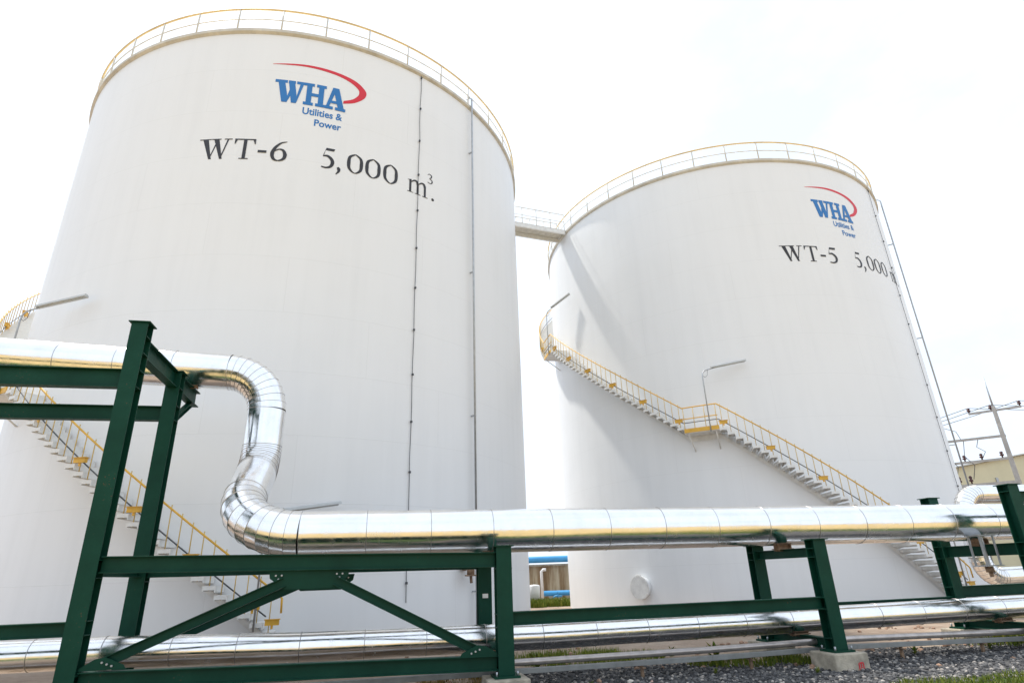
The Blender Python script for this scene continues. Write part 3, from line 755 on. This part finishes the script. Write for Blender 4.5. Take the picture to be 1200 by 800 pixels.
# ------------------------------------------------------------------ ground
def ground_mat():
    m, nt, b = newmat('dry_dirt'); L = nt.links.new; tc = N(nt, 'ShaderNodeTexCoord')
    n1 = N(nt, 'ShaderNodeTexNoise', i_Scale=.35, i_Detail=9.0, i_Roughness=.62); L(tc.outputs['Object'], n1.inputs['Vector'])
    c = ramp(nt, n1.outputs['Fac'], [(.32, (.20, .145, .105)), (.5, (.34, .255, .19)), (.68, (.45, .37, .29))])
    n2 = N(nt, 'ShaderNodeTexNoise', i_Scale=7.0, i_Detail=8.0, i_Roughness=.7); L(tc.outputs['Object'], n2.inputs['Vector'])
    mx = N(nt, 'ShaderNodeMixRGB', blend_type='MULTIPLY'); mx.inputs[0].default_value = .55; L(c, mx.inputs[1]); L(ramp(nt, n2.outputs['Fac'], [(.3, (.55, .52, .5)), (.65, (1, 1, 1))]), mx.inputs[2])
    L(mx.outputs[0], b.inputs['Base Color']); b.inputs['Roughness'].default_value = .95
    n3 = N(nt, 'ShaderNodeTexNoise', i_Scale=18.0, i_Detail=6.0); L(tc.outputs['Object'], n3.inputs['Vector'])
    bp = N(nt, 'ShaderNodeBump', i_Strength=.7, i_Distance=.05); L(n3.outputs['Fac'], bp.inputs['Height']); L(bp.outputs[0], b.inputs['Normal'])
    return m
m = MB(); G = 300
m.add([(-G,-G,0),(G,-G,0),(G,G,0),(-G,G,0)], [(0,1,2,3)]); o = m.build('ground', ground_mat()); tag(o, kind='structure')
def gravel_front(x): return 7.95 + .22*x + .25*math.sin(x*1.3) + .15*math.sin(x*3.7) + (.9 if x < 0 else 0)
m = MB(); xs = [-60+2*i for i in range(61)]
m.add([(x, -80, .004) for x in xs] + [(x, 7.3+.2*x+.25*math.sin(x*1.1), .004) for x in xs], [(i, i+1, 62+i, 61+i) for i in range(60)])
o = m.build('dry_field', simple('dry_field_mat', (.45, .32, .135), .95, 0, .3, .8, .8, 14)); tag(o, kind='structure')
m = MB(); xs = [-60+.5*i for i in range(241)]
def lawn_front(x): return gravel_front(x)+.15+.2*math.sin(x*2.1)
m.add([(x, 6.9+.2*x+.25*math.sin(x*1.1), .008) for x in xs] + [(x, (lawn_front(x) if x > -1 else 8.9+.22*x), .008) for x in xs], [(i, i+1, 242+i, 241+i) for i in range(240)])
o = m.build('lawn', simple('lawn_mat', (.055, .085, .020), .9, 0, .4, 2.5, .9, 25)); tag(o, kind='structure')
# gravel bed
def gravel_back(x): return 11.6 + .17*x + .3*math.sin(x*.9+1) + .15*math.sin(x*2.9)
m = MB(); xs = [-1.4+.25*i for i in range(73)]; vs = []
for x in xs:
    f = min(1, (x+1.4)/1.2); mdl = (gravel_front(x)+gravel_back(x))/2; vs += [(x, mdl+(gravel_front(x)-mdl)*f, .004), (x, mdl+(gravel_back(x)-mdl)*f, .004)]
m.add(vs, [(2*i, 2*i+2, 2*i+3, 2*i+1) for i in range(len(xs)-1)])
gm = simple('gravel_bed_mat', (.075, .073, .073), .95, 0, .55, 22, 1.0, 45); o = m.build('gravel_bed', gm); tag(o, kind='structure')
def stone_templates(k):
    out = []
    for i in range(k):
        bm = bmesh.new(); bmesh.ops.create_icosphere(bm, subdivisions=1, radius=1)
        sx, sy, sz = random.uniform(.7,1.2), random.uniform(.7,1.2), random.uniform(.45,.8)
        for v in bm.verts:
            q = random.uniform(.78, 1.15); v.co = Vector((v.co.x*sx*q, v.co.y*sy*q, v.co.z*sz*q))
        out.append(([v.co.copy() for v in bm.verts], [tuple(v.index for v in f.verts) for f in bm.faces])); bm.free()
    return out
ST = stone_templates(8)
def gravel_stone_mat():
    m, nt, b = newmat('gravel_stone'); L = nt.links.new
    g = N(nt, 'ShaderNodeNewGeometry'); L(ramp(nt, g.outputs['Random Per Island'], [(0, (.025, .025, .027)), (.5, (.07, .07, .073)), (.85, (.18, .175, .17)), (.96, (.38, .34, .30)), (1, (.50, .46, .42))]), b.inputs['Base Color']); b.inputs['Roughness'].default_value = .85; return m
GS = gravel_stone_mat()
def scatter(name, n, fn, smin, smax, mat_):
    m = MB()
    for _ in range(n):
        p = fn()
        if p is None: continue
        v, f = random.choice(ST); s_ = random.uniform(smin, smax); rz = Matrix.Rotation(random.uniform(0, 6.28), 3, 'Z')
        m.add([Vector((p[0], p[1], s_*.25)) + (rz @ c)*s_ for c in v], f)
    o = m.build(name, mat_, recalc=False); return o
def in_gravel():
    x = random.uniform(-1.2, 12.5); f = min(1, (x+1.4)/1.2); a, b = gravel_front(x), gravel_back(x); mdl = (a+b)/2
    y = random.uniform(mdl+(a-mdl)*f, mdl+(b-mdl)*f)
    if abs(x) > .98*y: return None
    return (x, y)
tag(scatter('gravel', 15000, in_gravel, .010, .042, GS), kind='stuff')
def in_rubble():
    x = random.uniform(-9, 14); y = random.uniform(10, 21) + .1*x
    if noise.noise(Vector((x*.5, y*.8, 3))) < .12: return None
    return (x, y)
rm = simple('rubble_mat', (.30, .19, .13), .95, 0, .4, 9)
tag(scatter('rubble', 1500, in_rubble, .02, .07, rm), kind='stuff')
for i, (x, y, s_, lb) in enumerate(((1.62, 10.35, .07, 'pale stone lying on the gravel right of the middle post'), (1.95, 10.3, .045, 'small pinkish stone beside the pale one on the gravel'), (6.4, 11.3, .085, 'dark lump of stone on the gravel right of the concrete footing'))):
    v, f = ST[i]; m = MB(); m.add([c*s_ for c in v], f); o = m.build('stone', simple('stone_%s' % ('pale','pink','dark')[i], ((.6,.55,.48),(.5,.33,.27),(.09,.08,.075))[i], .9, 0, .2, 20)); o.location = (x, y, s_*.3); tag(o, lb, 'stone')
# grass
def grass_mat(name, a, b_, c):
    m, nt, b = newmat(name); L = nt.links.new; g = N(nt, 'ShaderNodeNewGeometry')
    L(ramp(nt, g.outputs['Random Per Island'], [(0, a), (.55, b_), (1, c)]), b.inputs['Base Color']); b.inputs['Roughness'].default_value = .6
    b.inputs['Specular IOR Level'].default_value = .12
    return m
GM = grass_mat('green_grass', (.07, .115, .014), (.13, .18, .022), (.27, .25, .05)); DM = grass_mat('dry_grass', (.20, .14, .045), (.34, .22, .06), (.16, .17, .05))
def grass(name, n, fn, hmin, hmax, mat_, w=.006):
    m = MB()
    for _ in range(n):
        p = fn()
        if p is None: continue
        h = random.uniform(hmin, hmax); q = random.uniform(0, 6.28); dx, dy = math.cos(q)*w, math.sin(q)*w
        q2 = random.uniform(0, 6.28); l = random.uniform(.1, .6)*h; bx, by = math.cos(q2)*l, math.sin(q2)*l
        x, y = p
        m.add([(x-dx,y-dy,0),(x+dx,y+dy,0),(x+dx*.7+bx*.35,y+dy*.7+by*.35,h*.6),(x-dx*.7+bx*.35,y-dy*.7+by*.35,h*.6),(x+bx,y+by,h)], [(0,1,2,3),(3,2,4)])
    o = m.build(name, mat_, recalc=False); return o
def front_grass():
    x = random.uniform(3.6, 10.0); y = random.uniform(6.6, 10.4)
    if y > gravel_front(x)+.22+.25*noise.noise(Vector((x*2.3, y*2.3, 0))): return None
    return (x, y)
tag(grass('grass', 26000, front_grass, .03, .10, GM), kind='stuff')
def patch(cx, cy, rx, ry):
    def f():
        a = random.uniform(0, 6.28); q = math.sqrt(random.random()); x, y = cx+rx*q*math.cos(a), cy+ry*q*math.sin(a)
        return (x, y) if noise.noise(Vector((x*1.7, y*1.7, 5))) > -.25 else None
    return f
tag(grass('grass', 5000, patch(1.2, 13.2, 1.6, 1.0), .04, .16, GM, .006), kind='stuff')
tag(grass('grass', 1800, patch(4.4, 11.9, 1.5, .5), .05, .16, GM, .008), kind='stuff')
tag(grass('grass', 6500, patch(1.0, 35.2, 2.4, 2.2), .08, .42, GM, .018), kind='stuff')
tag(grass('grass', 3500, patch(11.2, 13.5, 2.5, 1.0), .05, .2, GM, .009), kind='stuff')
def dry():
    x = random.uniform(-7.5, -.6); y = random.uniform(8.6, 10.6)+.22*x+.9
    return (x, y) if noise.noise(Vector((x*1.2, y*1.5, 9))) > -.1 else None
tag(grass('dry_grass', 9000, dry, .03, .12, DM, .007), kind='stuff')
# weeds
def weed(x, y, h, lb):
    m = MB()
    for _ in range(46):
        q = random.uniform(0, 6.28); l = random.uniform(.3, 1)*h; z = random.uniform(.1, 1)*h; bx, by = math.cos(q)*l*.55, math.sin(q)*l*.55; px, py = -by*.18, bx*.18
        m.add([(0,0,z*.3),(bx*.5+px,by*.5+py,z*.8),(bx,by,z),(bx*.5-px,by*.5-py,z*.8)], [(0,1,2,3)])
    o = m.build('weed', GM, recalc=False); o.location = (x, y, 0); tag(o, lb, 'weed', 'weeds around the rack')
weed(3.55, 12.3, .34, 'leafy green weed behind the ground pipe left of the rear footing')
weed(.25, 12.0, .30, 'small bright weed just right of the middle post')
for i, (x, y, h) in enumerate(((5.75, 11.35, .13), (4.6, 10.55, .12), (7.2, 12.3, .15), (1.0, 10.05, .11), (8.8, 12.6, .16), (3.1, 10.9, .10))):
    weed(x, y, h, ('low weed at the right foot of the concrete footing with the red mark', 'small weed at the left foot of the concrete footing with the red mark', 'weed on the gravel midway between the footing and the tall right post', 'tiny weed on the gravel right of the middle post', 'weed near the foot of the tall right post', 'tiny weed in the gravel below the thin ground pipe, left of the footing')[i])
weed(2.9, 13.0, .22, 'low grey green weed on the dirt between the middle posts')

# ------------------------------------------------------------------ light, sky, camera
EL, AZ = 62.0, -50.0                              # azimuth from +Y, positive to the right
world = bpy.data.worlds.new('World'); sc.world = world; world.use_nodes = True
nt = world.node_tree; L = nt.links.new; bg = nt.nodes['Background']
sky = N(nt, 'ShaderNodeTexSky', sky_type='NISHITA'); sky.sun_disc = False
sky.sun_elevation = rad(EL); sky.sun_rotation = rad(AZ); sky.dust_density = 4.0; sky.air_density = 1.0; sky.ozone_density = 1.0
tc = N(nt, 'ShaderNodeTexCoord'); mp = N(nt, 'ShaderNodeMapping'); mp.inputs['Scale'].default_value = (1, 1, 1.8); mp.inputs['Rotation'].default_value = (0, 0, 1.9); mp.inputs['Location'].default_value = (.3, .1, .2); L(tc.outputs['Generated'], mp.inputs[0])
nz = N(nt, 'ShaderNodeTexNoise', i_Scale=3.2, i_Detail=8.0, i_Roughness=.58); L(mp.outputs[0], nz.inputs['Vector'])
cf = ramp(nt, nz.outputs['Fac'], [(.36, (.80,)*3), (.58, (.98,)*3)])
mx = N(nt, 'ShaderNodeMixRGB'); L(cf, mx.inputs[0]); L(sky.outputs[0], mx.inputs[1]); mx.inputs[2].default_value = (7.5, 8.35, 9.5, 1)
L(mx.outputs[0], bg.inputs['Color']); bg.inputs['Strength'].default_value = .10
sun = bpy.data.lights.new('sun', 'SUN'); sun.energy = 3.2; sun.angle = rad(2.5); sun.color = (1.0, .95, .87)
so = bpy.data.objects.new('sun', sun); COL.objects.link(so)
dv = Vector((math.sin(rad(AZ))*math.cos(rad(EL)), math.cos(rad(AZ))*math.cos(rad(EL)), math.sin(rad(EL))))
so.rotation_euler = dv.to_track_quat('Z', 'Y').to_euler(); so.location = dv*60

cam = bpy.data.cameras.new('camera'); co = bpy.data.objects.new('camera', cam); COL.objects.link(co)
cam.sensor_width = 36; cam.lens = 692.504/1200*36; cam.clip_start = .1; cam.clip_end = 3000
co.matrix_world = Matrix.Translation((0, 0, 1.6)) @ Matrix.Rotation(math.pi/2 + .37581, 4, 'X') @ Matrix.Rotation(-.03575, 4, 'Z')
sc.camera = co
vs_ = sc.view_settings
vs_.view_transform = 'Standard'; vs_.look = 'None'; vs_.gamma = 1; vs_.use_curve_mapping = False; vs_.exposure = .56
